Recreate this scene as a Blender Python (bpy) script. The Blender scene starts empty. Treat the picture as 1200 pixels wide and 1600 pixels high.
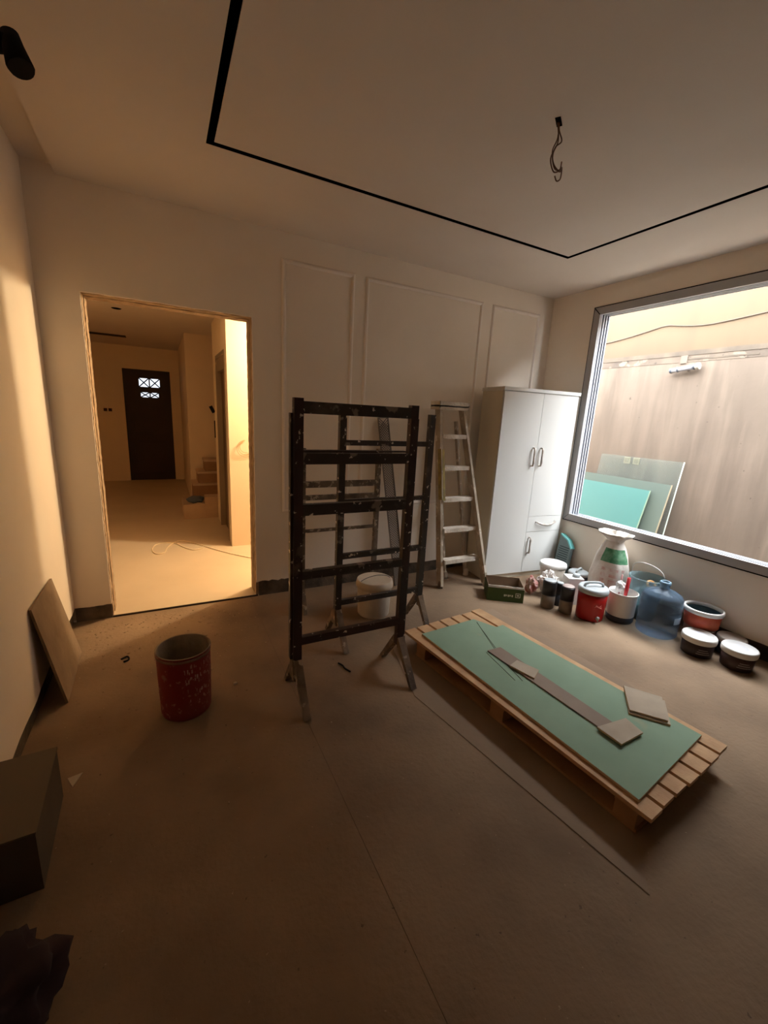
import bpy, bmesh, math, random
from mathutils import Vector, Matrix, noise
random.seed(7)
C = bpy.context.scene.collection
S = bpy.context.scene
PI = math.pi

# ------------------------------------------------------------------ camera
cam_d = bpy.data.cameras.new('camera'); cam = bpy.data.objects.new('camera', cam_d); C.objects.link(cam)
cam_d.sensor_fit = 'HORIZONTAL'; cam_d.sensor_width = 36; cam_d.lens = 652.26/1200*36
cam_d.clip_start = .02
Rv = Vector((0.88677696, -0.45927315, 0.05191147)); Uv = Vector((0.0588006, 0.22350344, 0.9729279)); Fv = Vector((0.45844205, 0.85971762, -0.22520324))
m = Matrix((Rv, Uv, -Fv)).transposed().to_4x4(); m.translation = Vector((0, 0, 1.5))
cam.matrix_world = m
S.camera = cam
# ------------------------------------------------------------------ sky, lights, exposure
world = bpy.data.worlds.new('sky'); S.world = world; world.use_nodes = True
bg = world.node_tree.nodes['Background']; bg.inputs[0].default_value = (.90, .95, 1.0, 1); bg.inputs[1].default_value = 33
S.view_settings.view_transform = 'Standard'; S.view_settings.look = 'None'
S.view_settings.exposure = 0.0; S.view_settings.gamma = 1; S.view_settings.use_curve_mapping = False
S.cycles.diffuse_bounces = 10; S.cycles.max_bounces = 16
portal_d = bpy.data.lights.new('window_portal', 'AREA'); portal_d.shape = 'RECTANGLE'; portal_d.size = 1.9; portal_d.size_y = 2.1
portal_d.cycles.is_portal = True
portal = bpy.data.objects.new('window_portal', portal_d); C.objects.link(portal)
portal.location = (3.74, 1.89, 1.55); portal.rotation_euler = (0, PI/2, 0)   # portal looks into the room (-x)
LAMP = (1.58, 4.12, 2.19)
lamp_d = bpy.data.lights.new('corridor_bulb_light', 'POINT'); lamp_d.energy = 185; lamp_d.color = (1, .76, .45); lamp_d.shadow_soft_size = .045
lamp = bpy.data.objects.new('corridor_bulb_light', lamp_d); C.objects.link(lamp); lamp.location = LAMP

# ------------------------------------------------------------------ materials
def srgb(r, g, b):
    f = lambda c: (c/255/12.92 if c/255 <= .04045 else ((c/255+.055)/1.055)**2.4)
    return (f(r), f(g), f(b), 1)
_mats = {}
def mat(name, base, rough=.6, var=None, vscale=3., vamt=.5, metal=0., bump=0., bscale=40., splat=None, sscale=14., sthr=.62, streak=False, coat=0, trans=0, ior=1.45, alpha=1, spec=.5, splats=None, streaks=None):
    """procedural material: base colour, a broad blotchy variation, hard-edged splats, fine relief"""
    if name in _mats: return _mats[name]
    mt = bpy.data.materials.new(name); mt.use_nodes = True; nt = mt.node_tree; N = nt.nodes; L = nt.links
    b = N['Principled BSDF']; b.inputs['Roughness'].default_value = rough; b.inputs['Metallic'].default_value = metal
    b.inputs['Specular IOR Level'].default_value = spec
    b.inputs['Base Color'].default_value = base
    if coat: b.inputs['Coat Weight'].default_value = coat
    if trans: b.inputs['Transmission Weight'].default_value = trans; b.inputs['IOR'].default_value = ior
    if alpha < 1: b.inputs['Alpha'].default_value = alpha
    tc = N.new('ShaderNodeTexCoord'); col = None
    def noi(scale, detail=6, stretch=None):
        n = N.new('ShaderNodeTexNoise'); n.inputs['Scale'].default_value = scale; n.inputs['Detail'].default_value = detail
        src = tc.outputs['Object']
        if stretch:
            mp = N.new('ShaderNodeMapping'); mp.inputs['Scale'].default_value = stretch; L.new(src, mp.inputs[0]); src = mp.outputs[0]
        L.new(src, n.inputs['Vector']); return n.outputs['Fac']
    def ramp(src, a, c):
        r = N.new('ShaderNodeMapRange'); r.inputs[1].default_value = a; r.inputs[2].default_value = c; L.new(src, r.inputs[0]); return r.outputs[0]
    def mix(fac, c1, c2, mul=1.):
        x = N.new('ShaderNodeMix'); x.data_type = 'RGBA'
        if mul != 1.:
            q = N.new('ShaderNodeMath'); q.operation = 'MULTIPLY'; q.inputs[1].default_value = mul; L.new(fac, q.inputs[0]); fac = q.outputs[0]
        L.new(fac, x.inputs[0])
        for s, cc in ((6, c1), (7, c2)):
            if isinstance(cc, tuple): x.inputs[s].default_value = cc
            else: L.new(cc, x.inputs[s])
        return x.outputs[2]
    col = base
    if var: col = mix(ramp(noi(vscale, 7, (1, 1, .12) if streak else None), .35, .68), col, var, vamt)
    if splat:
        f = ramp(noi(sscale, 4), sthr, sthr+.03)
        col = mix(f, col, splat)
    if splats:
        for (sc, th, cc) in splats: col = mix(ramp(noi(sc, 3), th, th+.04), col, cc)
    if streaks:
        for (sc, lo, hi, cc, am) in streaks: col = mix(ramp(noi(sc, 5, (1, 1, .10)), lo, hi), col, cc, am)
    if not isinstance(col, tuple): L.new(col, b.inputs['Base Color'])
    if bump:
        bp = N.new('ShaderNodeBump'); bp.inputs['Strength'].default_value = bump; bp.inputs['Distance'].default_value = .01
        L.new(noi(bscale, 8), bp.inputs['Height']); L.new(bp.outputs[0], b.inputs['Normal'])
    _mats[name] = mt; return mt

PLASTER = mat('wall_plaster', srgb(240, 229, 214), .9, srgb(229, 217, 201), 2.2, .5, bump=.08, bscale=22)
CEIL = mat('ceiling_gypsum', srgb(216, 206, 196), .92, srgb(206, 195, 184), 1.5, .5, bump=.04, bscale=12)
FLOOR = mat('dusty_floor', srgb(146, 121, 95), .88, srgb(112, 90, 69), 1.9, .85, bump=.3, bscale=45, splats=[(46, .70, srgb(104, 84, 66)), (60, .72, srgb(168, 146, 122))])
TILE = mat('corridor_tile', srgb(204, 186, 160), .5, srgb(188, 170, 144), 2, .5, bump=.02)
HALLFLOOR = TILE
ROUGH = mat('broken_concrete', srgb(110, 94, 78), .95, srgb(60, 52, 44), 9, .9, bump=.9, bscale=30)
RAWEDGE = mat('raw_mortar_edge', srgb(170, 146, 118), .95, srgb(128, 106, 82), 16, .8, bump=.5, bscale=70)
BLACK = mat('black_slot', (.002, .002, .002, 1), 1, spec=0)
EXTCON = mat('stained_concrete_render', srgb(95, 82, 70), .95, srgb(74, 63, 52), 1.1, .7, bump=.1, bscale=18, splats=[(19, .71, srgb(68, 57, 47))], streaks=[(4.5, .50, .78, srgb(61, 49, 39), .55), (11, .50, .78, srgb(68, 55, 44), .40), (7, .56, .80, srgb(112, 99, 85), .5)])
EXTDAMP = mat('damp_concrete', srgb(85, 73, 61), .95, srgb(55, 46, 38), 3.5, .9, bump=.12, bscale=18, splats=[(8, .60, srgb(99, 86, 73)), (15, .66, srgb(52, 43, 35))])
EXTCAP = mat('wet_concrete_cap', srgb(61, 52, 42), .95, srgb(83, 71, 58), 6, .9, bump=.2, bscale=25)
EXTUP = mat('peach_render', srgb(79, 63, 43), .9, srgb(70, 55, 38), 1.2, .6, bump=.05, bscale=20, streaks=[(3.5, .54, .8, srgb(63, 49, 34), .5)])
GROUND = mat('exterior_ground', srgb(170, 155, 138), .95, srgb(140, 125, 108), 4, .7, bump=.4)
ALU = mat('grey_aluminium', srgb(168, 166, 166), .45, srgb(152, 150, 150), 6, .4)
ALUW = mat('bright_track', srgb(189, 193, 201), .3, metal=.3)
ALUD = mat('dark_track_gap', srgb(30, 36, 46), .5)
MOULD = mat('white_moulding', srgb(236, 226, 216), .8)
DARKPAINT = mat('spattered_black_paint', srgb(50, 44, 42), .45, srgb(72, 55, 46), 5, .6, bump=.2, bscale=60, splats=[(5, .60, srgb(84, 75, 68)), (12, .64, srgb(136, 124, 112)), (34, .66, srgb(226, 214, 200))])
REDPAINT = mat('spattered_maroon_paint', srgb(62, 36, 32), .5, srgb(42, 34, 33), 5, .7, bump=.2, bscale=60, splats=[(5, .63, srgb(88, 77, 70)), (34, .66, srgb(220, 208, 194))])
DUSTY = mat('dusty_plastered_steel', srgb(138, 118, 98), .9, srgb(72, 60, 52), 9, .9, bump=.6, bscale=40, splats=[(22, .62, srgb(176, 158, 138))])
SPECK = mat('speckled_old_steel', srgb(122, 106, 88), .75, srgb(72, 62, 52), 14, .9, bump=.5, bscale=60, splats=[(34, .58, srgb(170, 156, 138))])
PERF = mat('galvanised_mesh', srgb(140, 132, 124), .5, srgb(108, 98, 90), 6, .6, metal=.4)
LADDER = mat('old_ladder_aluminium', srgb(188, 174, 154), .6, srgb(140, 124, 104), 7, .8, metal=.1, bump=.4, bscale=50, splats=[(16, .60, srgb(214, 204, 190))])
LADW = mat('paint_crusted_rung', srgb(220, 210, 196), .8, srgb(176, 160, 140), 9, .8, bump=.7, bscale=50)
OLIVE = mat('olive_sticker', srgb(168, 146, 78), .7, srgb(120, 106, 66), 18, .9)
WHITE = mat('white_laminate', srgb(212, 212, 208), .35, srgb(206, 206, 203), 3, .3)
CREAM = mat('cream_laminate', srgb(206, 198, 180), .5)
STEEL = mat('brushed_handle', srgb(196, 188, 180), .35, srgb(150, 140, 130), 26, .7, metal=.4)
GREEN = mat('moisture_board_green', srgb(134, 158, 134), .85, srgb(122, 146, 122), 5, .5, bump=.05, splats=[(3.2, .66, srgb(150, 158, 130))])
GYPEDGE = mat('gypsum_edge', srgb(196, 166, 128), .9)
WOOD = mat('pale_pine', srgb(200, 160, 116), .75, srgb(170, 128, 88), 9, .7, bump=.2, bscale=60)
WOODD = mat('shadowed_pine_block', srgb(170, 128, 90), .8, srgb(140, 100, 68), 9, .7, bump=.2)  # darker copy of the pine, the deck's shade put into its colour
CARD = mat('brown_hardboard', srgb(142, 119, 96), .88, srgb(120, 98, 78), 2, .7, bump=.1)
STRIP = mat('taupe_strip', srgb(140, 122, 106), .8, srgb(122, 104, 90), 6, .6)
GYPCUT = mat('cut_gypsum_paper', srgb(182, 166, 146), .9, srgb(160, 144, 124), 8, .6)
SLAB = mat('dusty_tile_back', srgb(150, 128, 104), .9, srgb(118, 98, 78), 6, .8, bump=.3)
REDP = mat('red_bucket_plastic', srgb(140, 30, 24), .65, srgb(138, 66, 54), 5, .7, splats=[(42, .62, srgb(176, 112, 98)), (8, .63, srgb(158, 100, 86))])
GREYIN = mat('mortar_coated_inside', srgb(160, 142, 120), .95, srgb(92, 78, 64), 8, .8, bump=.5)
WPLA = mat('white_plastic', srgb(222, 220, 216), .45, srgb(204, 200, 194), 7, .5)
WDIRT = mat('dirty_white_plastic', srgb(208, 198, 184), .6, srgb(166, 150, 130), 6, .7, splats=[(11, .69, srgb(90, 76, 64))])
COOLRED = mat('cooler_red', srgb(168, 24, 20), .4)
LIDGREY = mat('lid_grey', srgb(172, 178, 180), .45)
DGREY = mat('dark_grey_plastic', srgb(58, 62, 70), .5)
CANBLK = mat('can_black', srgb(38, 38, 42), .35, srgb(70, 70, 74), 10, .6, metal=.3)
CANLOW = mat('can_lower_taupe', srgb(142, 128, 114), .35, srgb(100, 90, 82), 12, .6, metal=.4)
JUG = mat('blue_jug_plastic', srgb(150, 178, 206), .12, trans=.75, ior=1.15, alpha=.72)
CLEAR = mat('cloudy_clear_plastic', srgb(170, 195, 200), .2, trans=.6, ior=1.15, alpha=.75)
TUBBR = mat('tub_dark_brown', srgb(52, 38, 38), .45)
ORANGE = mat('tub_orange_print', srgb(176, 66, 48), .5, srgb(200, 110, 70), 12, .7)
TEALD = mat('dark_teal_residue', srgb(28, 57, 68), .5, srgb(48, 83, 90), 14, .6)
TEAL = mat('teal_panel', srgb(40, 86, 81), .55, srgb(46, 92, 84), 2, .5)
TEALG = mat('grey_green_panel', srgb(59, 69, 61), .8, srgb(65, 74, 63), 3, .5)
GLASS = mat('thin_sheet_glass', srgb(190, 210, 205), .05, trans=.9, ior=1.05, alpha=.35)
SACK = mat('woven_sack', srgb(226, 220, 210), .7, srgb(196, 180, 166), 8, .7, bump=.4, bscale=30)
SACKG = mat('green_sack_print', srgb(58, 120, 80), .7, srgb(120, 160, 128), 26, .8)
SACKP = mat('pinkish_sack_print', srgb(196, 150, 136), .7, srgb(222, 214, 206), 18, .9)
GREENBOX = mat('green_carton', srgb(64, 84, 34), .7, srgb(54, 72, 30), 6, .5)
CARTON = mat('carton_inside', srgb(140, 118, 96), .85, srgb(120, 100, 82), 7, .6)
PRINT = mat('pale_print', srgb(206, 210, 190), .7)
WPRINT = mat('white_print', srgb(226, 214, 206), .6)
DOORD = mat('dark_timber_door', srgb(44, 24, 14), .6, srgb(30, 17, 10), 5, .7)
PANE = mat('frosted_pane', (.035, .035, .037, 1), .05, trans=1, ior=1.01)
STONE = mat('stair_marble', srgb(196, 172, 146), .6, srgb(168, 142, 116), 5, .6)
STONED = mat('stair_riser', srgb(158, 124, 94), .8, srgb(138, 104, 78), 5, .6)
BLUECL = mat('blue_grey_cloth', srgb(92, 102, 118), .9)
GREYDOOR = mat('grey_door_frame', srgb(140, 124, 104), .7)
CORD = mat('white_cord', srgb(226, 208, 176), .6)
WIRE = mat('copper_brown_wire', srgb(110, 78, 60), .6)
BLUETEAL = mat('turquoise_package', srgb(120, 214, 216), .5, srgb(150, 222, 220), 8, .5)
PACKGREY = mat('package_print_face', srgb(118, 136, 138), .6, srgb(104, 122, 126), 6, .6)
PACKDARK = mat('package_dark_lines', srgb(46, 64, 70), .6)
REDT = mat('red_tool_grip', srgb(186, 34, 40), .5)
PINKR = mat('crumpled_red_wrap', srgb(170, 90, 80), .6, srgb(220, 205, 198), 16, .8)
SACKDARK = mat('dark_cloth', srgb(52, 32, 34), .95, srgb(34, 24, 30), 3, .7, bump=.4, bscale=14)
BLKPL = mat('black_lamp_plastic', srgb(10, 8, 8), .8, spec=.2)
ALUF = mat('bulb_glass', (1, .8, .5, 1), .3)

# ------------------------------------------------------------------ helpers
def bx(bm, x0, y0, z0, x1, y1, z1, mi=0):
    v = [bm.verts.new((x, y, z)) for z in (z0, z1) for (x, y) in ((x0, y0), (x1, y0), (x1, y1), (x0, y1))]
    for f in ((3, 2, 1, 0), (4, 5, 6, 7), (0, 1, 5, 4), (1, 2, 6, 5), (2, 3, 7, 6), (3, 0, 4, 7)):
        bm.faces.new([v[i] for i in f]).material_index = mi
def bar(bm, a, b, w, d, side=(1, 0, 0), mi=0, taper=1.):
    """rectangular bar a->b; w along 'side', d across"""
    a, b = Vector(a), Vector(b); z = (b-a).normalized(); s = Vector(side); s = (s - z*s.dot(z)).normalized(); t = z.cross(s)
    vs = []
    for p, k in ((a, 1.), (b, taper)):
        for (i, j) in ((-1, -1), (1, -1), (1, 1), (-1, 1)): vs.append(bm.verts.new(p + s*i*w*.5*k + t*j*d*.5*k))
    for f in ((3, 2, 1, 0), (4, 5, 6, 7), (0, 1, 5, 4), (1, 2, 6, 5), (2, 3, 7, 6), (3, 0, 4, 7)):
        bm.faces.new([vs[i] for i in f]).material_index = mi
def tube(bm, pts, r, n=8, mi=0, closed=False):
    pts = [Vector(p) for p in pts]; rings = []; prev = None
    for i, p in enumerate(pts):
        t = (pts[(i+1) % len(pts)] - pts[i-1]) if closed else (pts[min(i+1, len(pts)-1)] - pts[max(i-1, 0)])
        t.normalize()
        if prev is None: prev = t.orthogonal().normalized()
        s = (prev - t*prev.dot(t)).normalized(); prev = s; u = t.cross(s)
        rr = r[i] if isinstance(r, (list, tuple)) else r
        rings.append([bm.verts.new(p + (s*math.cos(a)+u*math.sin(a))*rr) for a in [2*PI*k/n for k in range(n)]])
    m_ = len(rings)
    for i in range(m_ if closed else m_-1):
        A, B = rings[i], rings[(i+1) % m_]
        for k in range(n):
            f = bm.faces.new((A[k], A[(k+1) % n], B[(k+1) % n], B[k])); f.smooth = True; f.material_index = mi
    if not closed:
        bm.faces.new(rings[0][::-1]).material_index = mi; bm.faces.new(rings[-1]).material_index = mi
def lathe(bm, prof, c=(0, 0, 0), n=40, mi=0, smooth=True, mis=None, jit=0., sx=1., sy=1.):
    """prof: list of (r, z)"""
    rings = []
    for (r, z) in prof:
        if r <= 1e-5: rings.append([bm.verts.new((c[0], c[1], c[2]+z))]); continue
        ring = []
        for k in range(n):
            a = 2*PI*k/n; q = 1 + (jit*noise.noise(Vector((math.cos(a)*2, math.sin(a)*2, z*9))) if jit else 0)
            ring.append(bm.verts.new((c[0]+r*q*sx*math.cos(a), c[1]+r*q*sy*math.sin(a), c[2]+z)))
        rings.append(ring)
    for i in range(len(rings)-1):
        A, B = rings[i], rings[i+1]; q = mis[i] if mis else mi
        for k in range(n):
            if len(A) == 1 and len(B) == 1: continue
            if len(A) == 1: f = bm.faces.new((A[0], B[(k+1) % n], B[k]))
            elif len(B) == 1: f = bm.faces.new((A[k], A[(k+1) % n], B[0]))
            else: f = bm.faces.new((A[k], A[(k+1) % n], B[(k+1) % n], B[k]))
            f.smooth = smooth; f.material_index = q
def prism(bm, poly, h0, h1, axis='z', mi=0, mi_side=None):
    """polygon extruded along an axis; poly in the two other coordinates (x,y) / (x,z) / (y,z)"""
    def P(a, b, h): return (a, b, h) if axis == 'z' else ((a, h, b) if axis == 'y' else (h, a, b))
    A = [bm.verts.new(P(a, b, h0)) for a, b in poly]; B = [bm.verts.new(P(a, b, h1)) for a, b in poly]
    f0 = bm.faces.new(A[::-1]); f1 = bm.faces.new(B); f0.material_index = f1.material_index = mi
    n = len(poly)
    for i in range(n):
        bm.faces.new((A[i], A[(i+1) % n], B[(i+1) % n], B[i])).material_index = mi if mi_side is None else mi_side
def bevel(bm, w, seg=2):
    es = [e for e in bm.edges if len(e.link_faces) == 2 and e.calc_face_angle(0) > .6]
    bmesh.ops.bevel(bm, geom=es, offset=w, segments=seg, affect='EDGES', profile=.7)
def obj(name, bm, mats, parent=None, loc=None, rot=None, tri=False):
    bmesh.ops.recalc_face_normals(bm, faces=bm.faces[:])
    if tri: bmesh.ops.triangulate(bm, faces=[f for f in bm.faces if len(f.verts) > 4])
    me = bpy.data.meshes.new(name); bm.to_mesh(me); bm.free()
    for q in (mats if isinstance(mats, (list, tuple)) else [mats]): me.materials.append(q)
    o = bpy.data.objects.new(name, me); C.objects.link(o)
    if parent: o.parent = parent
    if loc: o.location = loc
    if rot: o.rotation_euler = rot
    return o
def thing(name, label, cat, loc=(0, 0, 0), rz=0, group=None, rot=None):
    o = bpy.data.objects.new(name, None); C.objects.link(o); o.location = loc
    o.rotation_euler = rot if rot else (0, 0, rz); o.empty_display_size = .05
    return tag(o, label, cat, group)
def tag(o, label, cat, group=None):
    o['label'] = label; o['category'] = cat
    if group: o['group'] = group
    return o
def struct(name, bm, mats, parent=None, label=None, tri=False):
    o = obj(name, bm, mats, parent, tri=tri)
    if not parent: o['kind'] = 'structure'
    if label: o['label'] = label
    return o
def nb(): return bmesh.new()
def jag(a, b, amp, n, seed=0):
    """points from a to b (2-D), both ends kept, jittered sideways"""
    a, b = Vector(a), Vector(b); d = b-a; t = Vector((-d.y, d.x)).normalized(); out = []
    for i in range(n+1):
        k = i/n; j = 0 if i in (0, n) else amp*(noise.noise(Vector((k*n*.45+seed, seed*1.7, 0)))+1.2*noise.noise(Vector((k*n*1.9+seed, seed*2.7, 3))))
        out.append(tuple(a + d*k + t*j))
    return out

# ------------------------------------------------------------------ room shell
XL, XR, YB, ZC = -.606, 3.543, 3.275, 2.716
YN = -5.0
JL, JR, DZ = -.392, .605, 2.128
# floor: two wide slabs with a fine joint
b = nb(); bx(b, XL-.2, YN-.2, -.1, .5532, YB+.01, 0); bx(b, .555, YN-.2, -.1, XR+.2, YB+.01, 0); bx(b, XL-.2, YN-.2, -.12, XR+.2, YB+.01, -.1)
bx(b, .55, YN, -.1, .558, YB, -.004)
struct('floor', b, FLOOR)
# ceiling with a black rectangular slot
sw = .034; sx0, sx1, sy1, sy0 = .262, 2.742+sw, 2.49, -.9
b = nb(); zt = ZC+.06
bx(b, -.453, YN, ZC, sx0, YB, zt); bx(b, sx1, YN, ZC, XR, YB, zt)
bx(b, sx0, sy1, ZC, sx1, YB, zt); bx(b, sx0, YN, ZC, sx1, sy0, zt)
bx(b, sx0+sw, sy0+sw, ZC, sx1-sw, sy1-sw, zt)
bx(b, XL-.2, YN-.2, 2.7725, XR+.2, YB+.2, 2.95)
bx(b, XL, YN, 2.7625, -.453, YB, 2.775)
struct('ceiling', b, CEIL)
b = nb(); e = .0008
for (x0, y0, x1, y1) in ((sx0+e, sy0+e, sx0+sw-e, sy1-e), (sx1-sw+e, sy0+e, sx1-e, sy1-e), (sx0+sw-e, sy1-sw+e, sx1-sw+e, sy1-e), (sx0+sw-e, sy0+e, sx1-sw+e, sy0+sw-e)):
    bx(b, x0, y0, ZC+.022, x1, y1, ZC+.056)
    # thin side lips of the channel
for (x0, x1) in ((sx0+e, sx0+.003), (sx0+sw-.003, sx0+sw-e), (sx1-sw+e, sx1-sw+.003), (sx1-.003, sx1-e)):
    bx(b, x0, sy0+e, ZC+.0004, x1, (sy1-e if (x0 < sx0+.01 or x1 > sx1-.01) else sy1-sw+.0029), ZC+.03)
for (y0, y1) in ((sy1-.003, sy1-e), (sy1-sw+e, sy1-sw+.003)):
    bx(b, (sx0+.003 if y1 > sy1-.01 else sx0+sw), y0, ZC+.0004, (sx1-.003 if y1 > sy1-.01 else sx1-sw), y1, ZC+.03)
struct('trim_1', b, BLACK, label='black rectangular light channel recessed in the ceiling')
# back wall: plaster skin with jagged doorway, raw core behind, bare strip at the base
SK = .015
def wall_poly_back():
    P = [(XL-.2, .105)] + jag((XL, .105), (JL, .105), .004, 8, 1) + jag((JL, .105), (JL, DZ), .0014, 90, 2)[1:] + jag((JL, DZ), (JR, DZ), .0022, 34, 3)[1:] + jag((JR, DZ), (JR, .12), .0014, 90, 4)[1:]
    P += jag((JR+.02, .125), (1.2, .11), .012, 22, 5) + jag((1.2, .11), (XR+.19, .11), .005, 24, 6)[1:] + [(XR+.19, 2.77), (XL-.2, 2.77)]
    return P
b = nb(); prism(b, wall_poly_back(), YB, YB+SK, 'y')
wb = struct('wall_back', b, PLASTER, tri=True)
b = nb()
T0, T1 = YB+SK+.0005, YB+.185
def edge_poly(d, sd): 
    return [(XL-.2, 0), (JL+d, 0)] + jag((JL+d, 0), (JL+d, DZ-d), .0018, 130, sd)[1:] + jag((JL+d, DZ-d), (JR-d, DZ-d), .0028, 34, sd+1)[1:] + jag((JR-d, DZ-d), (JR-d, 0), .0018, 130, sd+2)[1:] + [(XR+.19, 0), (XR+.19, 2.77), (XL-.2, 2.77)]
prism(b, edge_poly(.003, 11), T0, T0+.07, 'y')
prism(b, edge_poly(.007, 15), T0+.07, T1, 'y')
struct('wall_back_core', b, RAWEDGE, wb, tri=True)
b = nb(); bx(b, JL-.002-.21, YB+.004, 0, JL-.002, YB+SK, .11); bx(b, JR+.02, YB+.006, 0, XR, YB+SK, .13)
struct('baseboard_back', b, ROUGH, label='bare rough strip below the plaster of the panelled wall')
# left wall
b = nb(); prism(b, [(YN, .095)] + jag((YN, .095), (YB, .105), .012, 90, 21)[1:] + [(YB, 2.77), (YN, 2.77)], XL-SK, XL, 'x')
struct('wall_left', b, PLASTER, tri=True)
b = nb(); bx(b, XL-.2, YN, 0, XL-SK, YB, 2.77)
o = struct('wall_left_core', b, ROUGH); o.name = 'baseboard_left'; o['label'] = 'bare rough strip at the foot of the left wall'
# right wall with window opening
WY0, WY1, WZ0, WZ1 = 1.0, 2.78, .583, 2.54
b = nb()
low = jag((YN, .12), (YB, .115), .006, 90, 31)
prism(b, low + [(YB, WZ0), (YN, WZ0)], XR, XR+SK, 'x')
bx(b, XR, YN, WZ0, XR+SK, WY0, WZ1); bx(b, XR, WY1, WZ0, XR+SK, YB, WZ1); bx(b, XR, YN, WZ1, XR+SK, YB, 2.77)
wr = struct('wall_right', b, PLASTER, tri=True)
b = nb()
bx(b, XR+SK, YN, 0, XR+.2, YB+.19, WZ0); bx(b, XR+SK, YN, WZ0, XR+.2, WY0, WZ1); bx(b, XR+SK, WY1, WZ0, XR+.2, YB+.19, WZ1); bx(b, XR+SK, YN, WZ1, XR+.2, YB+.19, 3.0)
o = struct('baseboard_right', b, ROUGH, label='bare rough strip below the window wall')
# near wall behind the photographer
b = nb(); bx(b, XL-.2, YN-.2, 0, XR+.2, YN, 2.95)
struct('wall_near', b, PLASTER)
# wall panel mouldings
def moulding(n, x0, x1, z0, z1):
    b = nb(); w = .032
    prof = ((0, 0), (.005, .008), (.012, .013), (.020, .013), (.027, .008), (w, 0))
    def ring(t, d): return [b.verts.new(p) for p in ((x0+t, YB-.0005-d, z0+t), (x1-t, YB-.0005-d, z0+t), (x1-t, YB-.0005-d, z1-t), (x0+t, YB-.0005-d, z1-t))]
    rs = [ring(t, d) for t, d in prof]
    for A, B in zip(rs, rs[1:]+rs[:1]):
        for k in range(4): b.faces.new((A[k], A[(k+1) % 4], B[(k+1) % 4], B[k]))
    struct('trim_%d' % n, b, MOULD)
moulding(2, .817, 1.385, .70, 2.548); moulding(3, 1.478, 2.655, .70, 2.548); moulding(4, 2.767, 3.375, .70, 2.548)

# ------------------------------------------------------------------ window
b = nb(); FX = XR-.012
def frame_ring(b, y0, y1, z0, z1, t, xa, xb, mi=0):
    bx(b, xa, y0, z0, xb, y1, z0+t, mi); bx(b, xa, y0, z1-t, xb, y1, z1, mi)
    bx(b, xa, y0, z0+t, xb, y0+t, z1-t, mi); bx(b, xa, y1-t, z0+t, xb, y1, z1-t, mi)
frame_ring(b, WY0, WY1, WZ0, WZ1, .062, FX, XR+.012)
bx(b, XR+.012, WY0, WZ0, XR+.16, WY1, WZ0+.03); bx(b, XR+.012, WY0, WZ1-.03, XR+.16, WY1, WZ1); bx(b, XR+.012, WY1-.03, WZ0+.03, XR+.16, WY1, WZ1-.03); bx(b, XR+.012, WY0, WZ0+.03, XR+.16, WY0+.03, WZ1-.03)
# mitre joints: dark hairlines at the corners
bar(b, (FX-.0006, WY1-.004, WZ0+.004), (FX-.0006, WY1-.060, WZ0+.060), .003, .002, (0, 1, 1), 1)
bar(b, (FX-.0006, WY1-.004, WZ1-.004), (FX-.0006, WY1-.060, WZ1-.060), .006, .002, (0, 1, -1), 1)
win = struct('window_1', b, [ALU, BLACK], label='grey aluminium sliding window frame with empty tracks')
for i in range(4):
    b = nb(); xa = XR+.022+i*.034
    frame_ring(b, WY0+.03, WY1-.03, WZ0+.03, WZ1-.03, .027, xa, xa+.014)
    o = obj('track', b, ALUW, win)
b = nb(); frame_ring(b, WY0+.0295, WY1-.0295, WZ0+.0295, WZ1-.0295, .012, XR+.013, XR+.158); obj('track_bed', b, ALUD, win)
b = nb(); bx(b, XR-.014, WY0, WZ0-.008, XR, WY1+.004, WZ0-.001); bx(b, XR-.014, WY1+.0005, WZ0, XR, WY1+.004, WZ1); bx(b, XR-.014, WY0, WZ1+.001, XR, WY1+.004, WZ1+.006)
obj('frame_shadow_gap', b, BLACK, win)  # black strips stand in for the shadow line round the frame

# ------------------------------------------------------------------ outside the window
EX = 5.30
b = nb(); bx(b, XR+.2, -8, -.12, EX+.4, 12, -.02); bx(b, -9, -9, -.5, 14, 20, -.45)
struct('exterior_ground', b, GROUND)
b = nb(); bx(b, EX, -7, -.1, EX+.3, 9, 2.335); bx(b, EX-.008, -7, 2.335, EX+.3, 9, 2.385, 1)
# damp band, old formwork block and thin dark strip just below the cap
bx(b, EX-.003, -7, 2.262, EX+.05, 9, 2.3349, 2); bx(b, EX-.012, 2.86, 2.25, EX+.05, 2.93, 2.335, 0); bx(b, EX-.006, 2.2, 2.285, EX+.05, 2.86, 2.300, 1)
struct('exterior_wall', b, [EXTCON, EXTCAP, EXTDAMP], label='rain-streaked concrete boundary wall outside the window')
b = nb(); bx(b, EX+.012, -7, 2.386, EX+.3, 9, 3.7)
struct('exterior_wall_upper', b, EXTUP, label='peach rendered wall rising above the concrete wall')
pts = []
for i in range(61):
    y = 5.2-i*.09
    z = 2.60 + .035*math.sin((y-3.1)*1.6) if y > 3.17 else 2.60+0.0
    if y > 3.17: z = 2.699 - .11*min(1, (y-3.17)/.72) - .01*math.sin((y-3.17)*4)
    elif y > 2.7: z = 2.699 - .06*math.sin((3.17-y)/.47*PI/2)
    else: z = 2.639 + .075*((2.7-y)/.5)**1.2*.55
    pts.append((EX+.004, y, z))
b = nb(); tube(b, pts, .006, 6)
tag(obj('cable', b, mat('brown_cable', srgb(62, 48, 34), .8)), 'thin brown cable sagging across the peach wall outside', 'cable')
t = thing('tube_light', 'white tubular lamp fixed near the top of the concrete wall outside', 'lamp', (EX-.055, 2.83, 2.19), 0)
b = nb(); tube(b, [(0, .15, -.018), (0, -.10, .012)], .026, 14); obj('tube', b, mat('lamp_tube_white', srgb(118, 118, 122), .4), t)
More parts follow.
